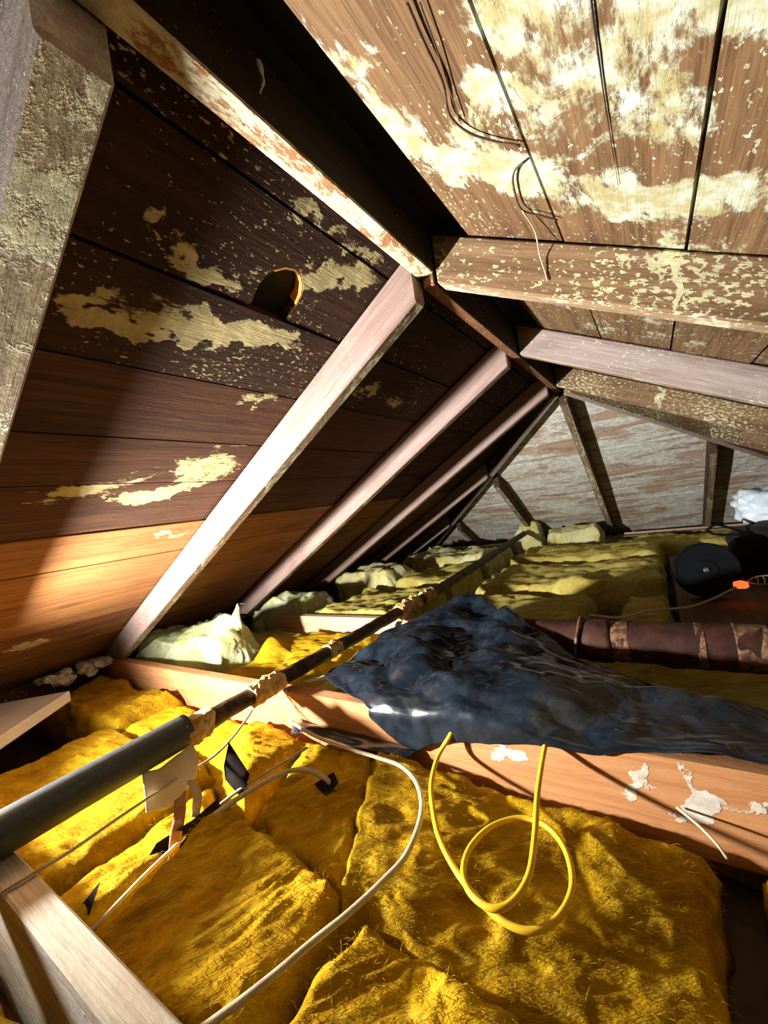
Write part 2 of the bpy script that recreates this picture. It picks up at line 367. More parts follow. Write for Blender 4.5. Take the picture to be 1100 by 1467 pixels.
TH = 0.020
def deck(name, label, bounds, corner, up, mats, axes):
    root = structure(empty(name, corner(bounds[0], 0)), label, 'roof deck')
    for i in range(len(bounds) - 1):
        g = 0.0022
        a, b = (bounds[i], bounds[i + 1])
        s = 1 if b > a else -1
        a += g * s; b -= g * s
        off = Vector(up) * rnd.uniform(0, 0.004)
        q = [Vector(corner(a, 0)) + off, Vector(corner(a, 1)) + off, Vector(corner(b, 1)) + off, Vector(corner(b, 0)) + off]
        mt = mats(0.5 * (a + b))
        yield root, i, a, b, q, mt
# left deck
cs, sn = 1 / math.sqrt(1 + T * T), T / math.sqrt(1 + T * T)
UL = Vector((-sn, 0, cs)); UR = Vector((sn, 0, cs)); UE = Vector((0, sn, cs))
AXL = ((0, 1, 0), (cs, 0, sn), tuple(UL)); AXR = ((0, 1, 0), (cs, 0, -sn), tuple(UR)); AXE = ((1, 0, 0), (0, cs, -sn), tuple(UE))
lb = [-0.352, -0.405, -0.553, -0.708, -0.862, -0.995, -1.165, -1.313, -1.467, -1.66, -1.82, -1.98, -2.14]
for root, i, a, b, q, mt in deck('ceiling_left', 'dark stained roof boards with yellowish mould patches left of the ridge', lb,
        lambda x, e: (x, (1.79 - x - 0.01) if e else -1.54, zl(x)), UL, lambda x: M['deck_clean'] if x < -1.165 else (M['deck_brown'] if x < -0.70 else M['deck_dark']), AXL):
    if i == 1:   # the board with the bored hole at its lower edge
        yc, r, xe = 0.547, 0.047, b
        dx = q[2] - q[1]; ex = dx.normalized()
        prof = [q[0], q[1], q[2]]
        cx = -0.517
        arc = []
        for k in range(13):
            ang = math.radians(140 - 280 * k / 12)
            px = cx + r * math.cos(ang); py = yc + r * 1.0 * math.sin(ang)
            if px > xe + 0.0005: arc.append(Vector((px, py, zl(px))) + (q[0] - Vector((a, q[0].y, zl(a)))))
        # close onto the lower edge
        arc = [Vector((xe, arc[0].y, q[2].z))] + arc + [Vector((xe, arc[-1].y, q[2].z))]
        p = prism('plank', prof + arc + [q[3]], UL * TH, mt, None, AXL)
        adopt(p, root)
        V = []; F = []
        for k, v in enumerate(arc[2:-4]):
            c0 = Vector((cx, yc, zl(cx)))
            o2 = (v - c0).normalized() * -0.0035
            V += [v + UL * 0.0005, v + UL * 0.024, v + UL * 0.024 + o2, v + UL * 0.0005 + o2]
        n = len(V) // 4
        for k in range(n - 1):
            for e in range(4): F.append((k * 4 + e, (k + 1) * 4 + e, (k + 1) * 4 + (e + 1) % 4, k * 4 + (e + 1) % 4))
        F += [(0, 1, 2, 3), tuple((n - 1) * 4 + e for e in (3, 2, 1, 0))]
        me = bpy.data.meshes.new('hole_rim'); me.from_pydata(V, [], F); me.update()
        h = link('hole_rim', me, M['wood_cut'], p); h['label'] = 'freshly bored orange wood edge of the round hole'
        continue
    adopt(prism('plank', q, UL * TH, mt, None, AXL), root)
adopt(prism('roof_felt', [(-0.30, -1.55, zl(-0.30) + 0.032), (-0.30, 2.2, zl(-0.30) + 0.032), (-2.2, 4.05, zl(-2.2) + 0.032), (-2.2, -1.55, zl(-2.2) + 0.032)], UL * 0.01, M['felt']), root)
# right deck
rb = [-0.239, -0.079, 0.079, 0.237, 0.395, 0.553, 0.711, 0.869, 1.03, 1.19, 1.35, 1.56]
for root, i, a, b, q, mt in deck('ceiling_right', 'brown roof boards thickly overgrown with white mould right of the ridge', rb,
        lambda x, e: (x, (2.397 + x - 0.01) if e else -1.54, zr(x)), UR, lambda x: M['deck_right'], AXR):
    adopt(prism('plank', q, UR * TH, mt, None, AXR), root)
adopt(prism('roof_felt', [(-0.31, -1.55, zr(-0.31) + 0.032), (-0.31, 2.1, zr(-0.31) + 0.032), (1.6, 4.05, zr(1.6) + 0.032), (1.6, -1.55, zr(1.6) + 0.032)], UR * 0.01, M['felt']), root)
# hip end deck
eb = [2.14 + 0.155 * k for k in range(13)]
for root, i, a, b, q, mt in deck('ceiling_end', 'greyish mouldy roof boards of the triangular hip end', eb,
        lambda y, e: ((y - 2.397 - 0.012) if e else (1.79 - y + 0.012), y, ze(y)), UE, lambda x: M['deck_end'], AXE):
    adopt(prism('plank', q, UE * TH, mt, None, AXE), root)
adopt(prism('roof_felt', [(-0.33, 2.10, ze(2.10) + 0.032), (-0.28, 2.10, ze(2.10) + 0.032), (1.7, 4.06, ze(4.06) + 0.032), (-2.3, 4.06, ze(4.06) + 0.032)], UE * 0.01, M['felt']), root)

# ------------------------------------------------------------------ ridge, rafters, hips
VD = 0.10     # plumb depth of the rafters
def ridge(label, x0, x1, y0, y1, zb, mat='ridge'):
    o = prism('ridge_board', [(x0, y0, zb), (x1, y0, zb), (x1, y0, 1.150), (x0, y0, 1.128)], (0, y1 - y0, 0), [M[mat], M['ridge_side_shade']], None,
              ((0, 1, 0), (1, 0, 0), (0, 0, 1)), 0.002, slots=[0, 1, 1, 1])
    return tag(o, label, 'ridge board', 'ridge boards')
ridge('long mould-speckled ridge board running from the top edge to the first rafter pair', -0.345, -0.311, -1.54, 0.772, 1.068)
ridge('short brown ridge board between the first rafter pair and the hip end', -0.338, -0.313, 0.774, 2.135, 1.046, 'ridge_brown')

def left_rafter(label, y, mats, x0=-0.3465, yw=0.038, seat=0.1715):
    xu = (seat - 1.13 + VD) / T - 0.33; xt = (seat - 1.13) / T - 0.33 + 0.006
    tp = lambda x: zl(x) - 0.001
    o = prism('rafter', [(x0, y, tp(x0)), (x0, y, zl(x0) - VD), (xu, y, seat), (xt, y, seat)], (0, yw, 0), mats, None,
              ((cs, 0, sn), (-sn, 0, cs), (0, 1, 0)), 0.0035, slots=[0, 1, 0, 0])
    return tag(o, label, 'rafter', 'left slope rafters')
def right_rafter(label, y, mats, x0=-0.3095, yw=0.038, seat=0.1715):
    tp = lambda x: zr(x) - 0.001
    xu = -0.243 + (1.111 - VD - seat) / T; xt = -0.243 + (1.111 - seat) / T - 0.006
    o = prism('rafter', [(x0, y, tp(x0)), (x0, y, zr(x0) - VD), (xu, y, seat), (xt, y, seat)], (0, yw, 0), mats, None,
              ((cs, 0, -sn), (sn, 0, cs), (0, 1, 0)), 0.0035, slots=[0, 1, 0, 0])
    return tag(o, label, 'rafter', 'right slope rafters')
left_rafter('greenish mouldy rafter underside close to the camera at the left edge', 0.147, [M['rafter_grey'], M['rafter_green']], yw=0.057)
left_rafter('long pale pinkish rafter, nearest and widest of the row, standing on the orange joist', 0.752, [M['rafter_pale'], M['rafter_edge']])
left_rafter('pale rafter second in the row, half shaded by the first', 1.372, [M['rafter_pale'], M['rafter_edge']])
left_rafter('thin pinkish rafter third in the row, meeting the ridge end', 1.985, [M['rafter_pale'], M['rafter_edge']])
left_rafter('rafter on the left slope behind the camera', -0.45, [M['rafter_grey'], M['rafter_green']])
right_rafter('yellow-flecked brown rafter nearest on the right slope', 0.777, [M['rafter_flecked'], M['rafter_edge']])
right_rafter('greyish brown rafter second on the right slope', 1.385, [M['rafter_grey'], M['rafter_edge']])
right_rafter('speckled rafter third on the right slope just above the hip rafter', 1.985, [M['rafter_flecked'], M['rafter_edge']])
right_rafter('rafter on the right slope just above the camera', 0.147, [M['rafter_flecked'], M['rafter_edge']])
right_rafter('rafter on the right slope behind the camera', -0.45, [M['rafter_flecked'], M['rafter_edge']])

def hip(label, sx, x0, y0, a1, zt, mats):
    d = Vector((sx, 1, -T)); s = Vector((-1 if sx > 0 else 1, sx, 0)); s = Vector((1, -sx, 0)).normalized() * 0.02
    p0 = Vector((x0, y0, zt)); dn = Vector((0, 0, -0.098)); c = 0.012
    prof = [p0 - s + Vector((0, 0, -c)), p0 + s + Vector((0, 0, -c)), p0 + s + dn, p0 - s + dn]
    al = d.normalized(); sd = s.normalized(); pr = al.cross(sd)
    o = prism('hip_rafter', prof, d * a1, mats, None, (tuple(al), tuple(sd), tuple(pr)), 0.003, slots=[1, 0, 1, 0])
    return tag(o, label, 'hip rafter', 'hip rafters')
hip('dark hip rafter descending left from the ridge end', -1, -0.342, 2.135, 1.68, 1.128, [M['rafter_dark'], M['rafter_grey']])
hip('mouldy brown hip rafter descending right from the ridge end', 1, -0.292, 2.135, 1.70, 1.128, [M['rafter_flecked'], M['rafter_grey']])

def left_jack(label, y, mats):
    a = y + 0.038 - 2.135; return left_rafter(label, y, mats, x0=-0.373 - a)
o = left_jack('narrow jack rafter fourth in the row, joining the left hip', 2.62, [M['rafter_pale'], M['rafter_edge']]); o.name = 'jack_rafter'
o = left_jack('short jack rafter deepest in the row, low on the left hip', 3.22, [M['rafter_pale'], M['rafter_edge']]); o.name = 'jack_rafter'
for yy, lab in ((2.62, 'upper jack rafter hidden behind the right hip rafter'), (3.22, 'lower jack rafter hidden behind the right hip rafter')):
    o = right_rafter(lab, yy, [M['rafter_flecked'], M['rafter_edge']], x0=-0.262 + (yy + 0.04 - 2.135)); o.name = 'jack_rafter'
def end_rafter(label, x, y0, mats, seat=0.1335):
    yu = 2.12 + (1.13 - VD - seat) / T; yt = 2.12 + (1.13 - seat) / T - 0.006
    o = prism('jack_rafter', [(x, y0, ze(y0) - 0.001), (x, y0, ze(y0) - VD), (x, yu, seat), (x, yt, seat)], (0.038, 0, 0), mats, None,
              ((0, cs, -sn), (0, sn, cs), (1, 0, 0)), 0.0035, slots=[0, 1, 0, 0])
    return tag(o, label, 'rafter', 'hip end rafters')
end_rafter('long dark rafter at the middle of the hip end, below the ridge end', -0.336, 2.19, [M['rafter_dark'], M['rafter_edge']])
end_rafter('dark jack rafter on the hip end left of the middle one', -0.92, 2.80, [M['rafter_dark'], M['rafter_edge']])
end_rafter('shortest jack rafter low at the left of the hip end', -1.49, 3.37, [M['rafter_dark'], M['rafter_edge']])
end_rafter('upright dark jack rafter at the right of the hip end', 0.262, 2.80, [M['rafter_dark'], M['rafter_edge']])
end_rafter('jack rafter at the far right of the hip end', 0.85, 3.37, [M['rafter_dark'], M['rafter_edge']])

# ------------------------------------------------------------------ joists and plates
JA = ((1, 0, 0), (0, 1, 0), (0, 0, 1))
def joist(label, x0, x1, y, mat, w=0.038, z0=0.080, z1=0.170):
    return tag(box('ceiling_joist', (x0, y, z0), (x1, y + w, z1), mat, None, JA, 0.003), label, 'joist', 'ceiling joists')
joist('weathered grey joist in the bottom left corner under the dark pipe sleeve', -2.0, 1.5, 0.138, M['joist_grey'], z0=-0.028)
joist('orange planed joist with white paint smears crossing the middle under the black plastic', -2.02, 1.5, 0.738, M['joist_orange'], z0=0.020)
joist('short pale joist end showing between the insulation and the black plastic', -1.66, 1.5, 1.372, M['joist_beige'], z0=0.080)
tag(box('wall_plate', (-2.135, -1.5, FLOOR), (-2.03, 3.7, 0.163), M['rafter_dark'], None, ((0, 1, 0), (1, 0, 0), (0, 0, 1)), 0.003), 'dark wall plate under the left rafter feet', 'plate', 'wall plates')
tag(box('wall_plate', (-1.9, 3.72, 0.035), (1.4, 3.86, 0.128), M['rafter_edge'], None, JA, 0.003), 'brown mouldy plate carrying the hip end rafters', 'plate', 'wall plates')
tag(box('plate_edge_strip', (-0.24, 3.70, 0.14), (0.60, 3.714, 0.155), M['joist_beige'], None, JA, 0.001), 'thin light strip added as the top edge of the hip end plate', 'plate_edge_strip')  # separate strip added to draw the plate's light top edge

# loose board at the left edge, standing corner first
c0 = Vector((-1.695, 0.517, 0.172)); ea = Vector((0.64, -0.77, 0)).normalized(); ebv = Vector((-ea.y * -1, -ea.x, 0)).normalized(); ebv = Vector((-0.77, -0.64, 0)).normalized()
tag(prism('loose_board', [c0 - Vector((0, 0, 0)), c0 + ea * 0.55, c0 + ea * 0.55 + ebv * 0.22, c0 + ebv * 0.22], (0, 0, -0.034), M['board_white'], None, (tuple(ea), tuple(ebv), (0, 0, 1)), 0.002),
    'white board corner poking in at the left edge', 'board')
tag(box('floor_board', (0.02, 1.46, FLOOR + 0.001), (0.62, 2.95, 0.085), M['board_brown'], None, ((0, 1, 0), (1, 0, 0), (0, 0, 1)), 0.004), 'flat brown board on the floor under the black reel', 'board')

# ------------------------------------------------------------------ insulation batts
def fbm(p, o=4):
    s = 0; a = 0.5; f = 1.0
    for _ in range(o):
        s += a * noise.noise(p * f); a *= 0.5; f *= 2.1
    return s
def batt(label, quad, zt, mat, res=0.009, amp=0.020, seed=0, fib=160, edge=0.022, tilt=(0, 0), zb=None, tufts=(), dirv=0.5, group='fibreglass batts', fl=1.0):
    zb = FLOOR + 0.001 if zb is None else zb
    Q = [Vector((x, y, 0)) for x, y in quad]      # (u0v0, u1v0, u1v1, u0v1)
    Lu = max((Q[1] - Q[0]).length, (Q[2] - Q[3]).length); Lv = max((Q[3] - Q[0]).length, (Q[2] - Q[1]).length)
    nu = max(12, min(150, int(Lu / res))); nv = max(12, min(150, int(Lv / res)))
    off = Vector((seed * 13.7, seed * 5.1, seed * 3.3))
    ca, sa = math.cos(dirv), math.sin(dirv)
    V = []
    for i in range(nu + 1):
        for j in range(nv + 1):
            u, v = i / nu, j / nv
            # crowd samples towards the rim so the rounded edge is smooth
            us = 0.5 - 0.5 * math.cos(math.pi * u); us = 0.35 * us + 0.65 * u
            vs = 0.5 - 0.5 * math.cos(math.pi * v); vs = 0.35 * vs + 0.65 * v
            p = (Q[0] * (1 - us) + Q[1] * us) * (1 - vs) + (Q[3] * (1 - us) + Q[2] * us) * vs
            eu = min(us, 1 - us) * Lu; ev = min(vs, 1 - vs) * Lv
            e = min(eu, ev); R = min(0.038, 0.4 * min(Lu, Lv))
            k = 1.0 if e >= R else math.sqrt(max(0.0, 1 - (1 - e / R) ** 2))
            H = zt - zb + tilt[0] * (us - 0.5) + tilt[1] * (vs - 0.5)
            for (tu, tv, th, tr) in tufts:
                d2 = ((us - tu) * Lu) ** 2 + ((vs - tv) * Lv) ** 2
                H += th * math.exp(-d2 / (tr * tr))
            q = Vector((p.x * ca + p.y * sa, -p.x * sa + p.y * ca, 0)) + off
            st = Vector((q.x * 5, q.y * 13, 0))
            big = fbm(q * 5.0, 3)
            rid = 1 - abs(noise.noise(st + Vector((big * 2, big * 2, 1.7)))) * 2
            rid2 = 1 - abs(noise.noise(st * 2.7 + Vector((big * 3, 4, 8)))) * 2
            fine = fbm(q * 38, 2)
            rid3 = 1 - abs(noise.noise(Vector((q.x * 16 + big * 5, q.y * 52 + big * 6, 3.1)))) * 2
            tear = noise.noise(Vector((q.x * 7 + big * 3, q.y * 16 - big * 4, 9.4)))
            tear = max(0.0, tear - 0.12) ** 0.5          # torn layers: the top ply is missing in patches
            dz = amp * (2.2 * big + 0.42 * rid + 0.18 * rid2 + 0.20 * rid3 + 0.16 * fine - 0.22 * tear - 0.25)
            z = zb + (H + dz) * k
            ex = noise.noise(q * 9 + Vector((3, 1, z * 12))) + 0.6 * noise.noise(q * 27 + Vector((z * 30, 1, 3)))
            ey = noise.noise(q * 9 + Vector((8, 5, z * 12))) + 0.6 * noise.noise(q * 27 + Vector((2, z * 30, 7)))
            fall = max(0.0, 1 - e / 0.07)
            V.append(Vector((p.x + ex * edge * fall, p.y + ey * edge * fall, max(z, zb))))
    F = []
    W = nv + 1
    for i in range(nu):
        for j in range(nv): F.append((i * W + j, (i + 1) * W + j, (i + 1) * W + j + 1, i * W + j + 1))
    rim = [i * W for i in range(nu + 1)] + [nu * W + j for j in range(1, nv + 1)] + [i * W + nv for i in range(nu - 1, -1, -1)] + [j for j in range(nv - 1, 0, -1)]
    F.append(tuple(rim[::-1]))
    me = bpy.data.meshes.new('insulation_batt'); me.from_pydata(V, [], F); me.update()
    bm = bmesh.new(); bm.from_mesh(me); bmesh.ops.recalc_face_normals(bm, faces=bm.faces); bm.to_mesh(me); bm.free()
    me.polygons.foreach_set('use_smooth', [True] * len(me.polygons))
    set_gc(me, ((ca, sa, 0), (-sa, ca, 0), (0, 0, 1)), (seed * 3.7, seed * 1.9, seed * 0.7))
    o = link('insulation_batt', me, mat)
    tag(o, label, 'insulation', group)
    # loose fibres teased out of the surface
    r = random.Random(seed + 99)
    fv = []; ff = []
    for _ in range(fib):
        i = r.randint(1, nu - 1); j = r.randint(1, nv - 1)
        c = V[i * W + j]
        ang = r.uniform(0, 6.28) if r.random() < 0.4 else -dirv + 1.57 * 0 + r.gauss(0.0, 0.5)
        L = r.uniform(0.006, 0.020) * fl; d = Vector((math.cos(ang), math.sin(ang), r.uniform(-0.05, 0.45))) * L
        sd = Vector((-d.y, d.x, 0)).normalized() * r.uniform(0.0002, 0.0005)
        lift = Vector((0, 0, 0.001)); mid = c + d * 0.5 + Vector((0, 0, L * 0.15)); b = len(fv)
        fv += [c - sd - lift, c + sd - lift, mid + sd * 0.7, mid - sd * 0.7, c + d, mid + Vector((0, 0, -0.0006))]
        ff += [(b, b + 1, b + 2, b + 3), (b + 3, b + 2, b + 4), (b, b + 3, b + 5), (b + 1, b + 5, b + 2), (b + 3, b + 4, b + 5), (b + 2, b + 5, b + 4)]
    if fib:
        fm = bpy.data.meshes.new('loose_fibres'); fm.from_pydata(fv, [], ff); fm.update()
        set_gc(fm, ((1, 0, 0), (0, 1, 0), (0, 0, 1)))
        fo_ = link('loose_fibres', fm, mat, o); fo_['kind'] = 'stuff'
    return o

N, D_, PL, MD, MT = M['wool_near'], M['wool_deep'], M['wool_pale'], M['wool_mid'], M['wool_mint']
# bay between the grey joist and the orange joist
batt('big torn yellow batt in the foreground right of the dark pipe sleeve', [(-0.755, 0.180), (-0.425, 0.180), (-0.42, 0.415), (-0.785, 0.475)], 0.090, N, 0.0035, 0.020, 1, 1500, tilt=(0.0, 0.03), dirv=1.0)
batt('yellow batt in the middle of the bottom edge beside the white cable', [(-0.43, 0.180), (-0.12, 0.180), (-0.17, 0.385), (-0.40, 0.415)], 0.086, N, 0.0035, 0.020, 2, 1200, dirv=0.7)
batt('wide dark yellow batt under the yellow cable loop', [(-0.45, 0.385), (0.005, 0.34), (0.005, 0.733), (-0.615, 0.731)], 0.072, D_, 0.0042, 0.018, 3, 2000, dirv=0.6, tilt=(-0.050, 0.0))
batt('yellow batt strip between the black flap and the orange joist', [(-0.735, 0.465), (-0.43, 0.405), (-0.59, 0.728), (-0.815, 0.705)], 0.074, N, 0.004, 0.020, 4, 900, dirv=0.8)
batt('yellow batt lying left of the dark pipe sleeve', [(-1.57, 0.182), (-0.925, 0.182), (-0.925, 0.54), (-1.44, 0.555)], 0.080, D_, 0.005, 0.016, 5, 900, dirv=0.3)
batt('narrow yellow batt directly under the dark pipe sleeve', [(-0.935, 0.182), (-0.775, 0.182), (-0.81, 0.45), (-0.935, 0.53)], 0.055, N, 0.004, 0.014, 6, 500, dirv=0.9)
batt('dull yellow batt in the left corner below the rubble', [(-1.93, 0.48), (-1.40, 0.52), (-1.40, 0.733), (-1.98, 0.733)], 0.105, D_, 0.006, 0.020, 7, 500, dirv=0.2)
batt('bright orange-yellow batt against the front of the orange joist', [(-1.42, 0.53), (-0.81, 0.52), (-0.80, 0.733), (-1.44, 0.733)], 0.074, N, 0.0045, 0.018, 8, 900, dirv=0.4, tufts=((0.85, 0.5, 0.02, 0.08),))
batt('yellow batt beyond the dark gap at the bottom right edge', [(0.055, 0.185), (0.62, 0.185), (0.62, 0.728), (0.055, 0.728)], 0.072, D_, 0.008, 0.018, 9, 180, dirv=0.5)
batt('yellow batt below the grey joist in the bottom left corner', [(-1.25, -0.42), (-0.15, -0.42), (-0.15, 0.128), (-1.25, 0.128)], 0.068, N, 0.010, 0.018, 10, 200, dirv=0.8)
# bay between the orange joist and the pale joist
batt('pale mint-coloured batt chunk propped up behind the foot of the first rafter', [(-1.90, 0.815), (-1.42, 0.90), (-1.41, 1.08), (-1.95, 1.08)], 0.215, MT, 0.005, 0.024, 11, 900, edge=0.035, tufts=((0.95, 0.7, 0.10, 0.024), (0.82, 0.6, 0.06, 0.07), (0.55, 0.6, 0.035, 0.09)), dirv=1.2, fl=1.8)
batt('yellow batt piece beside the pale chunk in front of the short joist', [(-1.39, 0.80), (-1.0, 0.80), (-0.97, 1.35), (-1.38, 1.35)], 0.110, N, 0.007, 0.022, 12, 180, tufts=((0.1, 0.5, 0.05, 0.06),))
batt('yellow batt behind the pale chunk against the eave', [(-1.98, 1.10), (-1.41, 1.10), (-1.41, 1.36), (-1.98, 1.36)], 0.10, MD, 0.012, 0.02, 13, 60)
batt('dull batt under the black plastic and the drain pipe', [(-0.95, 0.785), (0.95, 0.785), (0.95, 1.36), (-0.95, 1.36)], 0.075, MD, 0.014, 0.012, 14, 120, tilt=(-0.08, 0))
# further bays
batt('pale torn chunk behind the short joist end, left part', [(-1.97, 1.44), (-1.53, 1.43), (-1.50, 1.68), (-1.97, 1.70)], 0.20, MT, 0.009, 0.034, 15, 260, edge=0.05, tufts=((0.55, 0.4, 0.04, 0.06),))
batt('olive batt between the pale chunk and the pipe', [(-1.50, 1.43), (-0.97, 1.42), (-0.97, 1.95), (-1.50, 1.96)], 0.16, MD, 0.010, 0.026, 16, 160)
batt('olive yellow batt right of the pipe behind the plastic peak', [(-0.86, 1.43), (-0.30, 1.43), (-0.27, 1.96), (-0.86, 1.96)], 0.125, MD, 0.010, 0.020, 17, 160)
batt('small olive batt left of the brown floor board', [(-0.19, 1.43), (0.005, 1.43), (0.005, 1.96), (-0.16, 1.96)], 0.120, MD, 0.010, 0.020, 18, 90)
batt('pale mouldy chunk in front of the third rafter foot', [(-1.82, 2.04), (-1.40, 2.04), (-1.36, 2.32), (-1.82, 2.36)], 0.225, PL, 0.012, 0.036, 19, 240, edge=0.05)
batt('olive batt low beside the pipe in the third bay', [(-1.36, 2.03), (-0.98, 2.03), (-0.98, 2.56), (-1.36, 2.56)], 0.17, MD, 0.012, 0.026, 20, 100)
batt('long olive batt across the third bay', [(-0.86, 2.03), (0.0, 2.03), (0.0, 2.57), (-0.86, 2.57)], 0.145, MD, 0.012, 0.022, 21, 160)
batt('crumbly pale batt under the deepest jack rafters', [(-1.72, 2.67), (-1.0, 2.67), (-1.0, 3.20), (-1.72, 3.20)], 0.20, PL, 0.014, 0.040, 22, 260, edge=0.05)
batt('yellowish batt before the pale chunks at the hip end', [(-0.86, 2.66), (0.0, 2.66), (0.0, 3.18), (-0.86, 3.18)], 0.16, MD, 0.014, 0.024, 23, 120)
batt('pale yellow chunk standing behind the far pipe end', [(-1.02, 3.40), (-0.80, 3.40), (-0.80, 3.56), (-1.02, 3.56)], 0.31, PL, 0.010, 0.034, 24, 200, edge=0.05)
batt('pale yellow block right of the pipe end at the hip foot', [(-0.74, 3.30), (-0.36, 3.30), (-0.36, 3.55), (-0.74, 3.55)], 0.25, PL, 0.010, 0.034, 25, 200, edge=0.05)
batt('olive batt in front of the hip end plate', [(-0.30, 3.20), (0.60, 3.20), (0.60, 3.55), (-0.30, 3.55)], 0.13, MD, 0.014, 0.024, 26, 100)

# crumbled rubble on the left plate
r5 = random.Random(5)
for k in range(26):
    t = r5.random()
    p = Vector((-1.97 - 0.03 * t + r5.uniform(-0.05, 0.07), 0.50 + 0.23 * t + r5.uniform(-0.02, 0.02), 0.0))
    s = r5.uniform(0.014, 0.028)
    if p.y > 0.70 and p.x < -1.99: p.x = -1.97
    p.z = min(0.150 + r5.uniform(0, 0.03), zl(p.x) - s * 1.1)
    bm = bmesh.new(); bmesh.ops.create_icosphere(bm, subdivisions=2, radius=s)
    for v in bm.verts:
        q = v.co * (1 + 0.7 * noise.noise(v.co * 45 + Vector((k * 3, 0, 0))))
        v.co = Vector((q.x * 1.2, q.y, q.z * 0.7)) + p
    me = bpy.data.meshes.new('mortar_lump'); bm.to_mesh(me); bm.free()
    tag(link('mortar_lump', me, M['rubble']), 'crumbled grey mortar lump heaped at the eave beside the joist end', 'rubble', 'mortar lumps at the left eave')

# ------------------------------------------------------------------ water pipe along the attic
root = tag(empty('water_pipe', (-0.905, 0.757, 0.170)), 'old dark pipe with grey foam sleeve running from the left edge deep into the attic', 'pipe')
PX = -0.905
def pz(y): return 0.200 + (0.0 if y < 1.5 else 0.056 * ((y - 1.5) / 1.8) ** 1.3)
ip = tube('iron_pipe', [(PX, y, pz(y)) for y in (0.40, 0.6, 0.9, 1.2, 1.5, 1.9, 2.3, 2.8, 3.33)], 0.021, M['old_pipe'], seg=18, sub=14, wob=0.16, wf=28); adopt(ip, root); ip['label'] = 'blackened old pipe with flaking wrap'
sl = tube('foam_sleeve', [(PX - 0.004, y, 0.2045) for y in (-0.5, -0.2, 0.0, 0.2, 0.36, 0.47)], 0.0335, M['sleeve'], seg=28, sub=8); adopt(sl, root); sl['label'] = 'smooth grey foam sleeve'
def wrap_band(name, y0, y1, r0, amp, seed, mat, lab):
    V = []; F = []; nu_, nv_ = max(8, int((y1 - y0) / 0.006)), 26
    for i in range(nu_ + 1):
        y = y0 + (y1 - y0) * i / nu_
        for k in range(nv_):
            a = 2 * math.pi * k / nv_
            q = Vector((math.cos(a) * 1.4, math.sin(a) * 1.4, y * 45 + seed * 7))
            rr = r0 + amp * (noise.noise(q) + 0.7 * noise.noise(q * 2.7) + 0.3)
            yy = y + 0.008 * noise.noise(q * 1.7 + Vector((4, 4, 4)))
            V.append(Vector((PX + math.cos(a) * rr, yy, pz(y) + math.sin(a) * rr)))
    for i in range(nu_):
        for k in range(nv_):
            k2 = (k + 1) % nv_; F.append((i * nv_ + k, i * nv_ + k2, (i + 1) * nv_ + k2, (i + 1) * nv_ + k))
    F.append(tuple(range(nv_))[::-1]); F.append(tuple(nu_ * nv_ + k for k in range(nv_)))
    me = bpy.data.meshes.new(name); me.from_pydata(V, [], F); me.update()
    o = adopt(link(name, me, mat), root); o['label'] = lab
    return o
wrap_band('torn_wrap', 0.455, 0.520, 0.028, 0.010, 1, M['torn_wrap'], 'ragged tan wrap at the sleeve end')
wrap_band('torn_wrap', 0.635, 0.735, 0.0245, 0.007, 2, M['torn_wrap'], 'flaking tan wrap above the orange joist')
wrap_band('torn_wrap', 1.36, 1.52, 0.0245, 0.012, 3, M['torn_wrap'], 'bulging torn tan wrap near the plastic')
wrap_band('torn_wrap', 0.93, 0.985, 0.0225, 0.006, 6, M['torn_wrap'], 'small torn tan wrap patch')
wrap_band('torn_wrap', 1.57, 1.66, 0.0235, 0.009, 4, M['torn_wrap'], 'torn tan wrap further along')
st = sheet('paper_strip', [[(-0.885, 0.79, 0.174), (-0.875, 0.92, 0.150), (-0.872, 1.05, 0.138), (-0.875, 1.18, 0.148), (-0.895, 1.33, 0.176)],
                           [(-0.855, 0.79, 0.176), (-0.845, 0.92, 0.140), (-0.842, 1.05, 0.124), (-0.845, 1.18, 0.136), (-0.870, 1.33, 0.176)]], M['kraft_pale'], 0.0012, 6, 0.002, 24); adopt(st, root); st['label'] = 'cream paper strip sagging under the pipe'
st = sheet('paper_strip', [[(-0.905, 0.37, 0.172), (-0.895, 0.42, 0.172), (-0.89, 0.47, 0.176)], [(-0.882, 0.36, 0.145), (-0.868, 0.42, 0.140), (-0.868, 0.465, 0.155)],
                           [(-0.866, 0.35, 0.118), (-0.852, 0.40, 0.112), (-0.858, 0.45, 0.128)]], M['kraft_pale'], 0.0012, 9, 0.006, 40, seed=9); adopt(st, root); st['label'] = 'white crumpled paper hanging under the sleeve'
st = sheet('paper_strip', [[(-0.868, 0.405, 0.118), (-0.858, 0.425, 0.118)], [(-0.838, 0.385, 0.100), (-0.83, 0.405, 0.098)], [(-0.815, 0.362, 0.082), (-0.806, 0.38, 0.078)], [(-0.800, 0.345, 0.05), (-0.792, 0.358, 0.048)]], M['kraft_brown'], 0.0012, 5, 0.004, 30); adopt(st, root); st['label'] = 'brown paper strip hanging into the gap'
st = sheet('paper_strip', [[(-0.862, 0.43, 0.125), (-0.85, 0.44, 0.125)], [(-0.828, 0.42, 0.112), (-0.82, 0.435, 0.108)], [(-0.808, 0.40, 0.09), (-0.80, 0.412, 0.085)]], M['kraft'], 0.0012, 5, 0.004, 30); adopt(st, root); st['label'] = 'orange paper strip hanging into the gap'

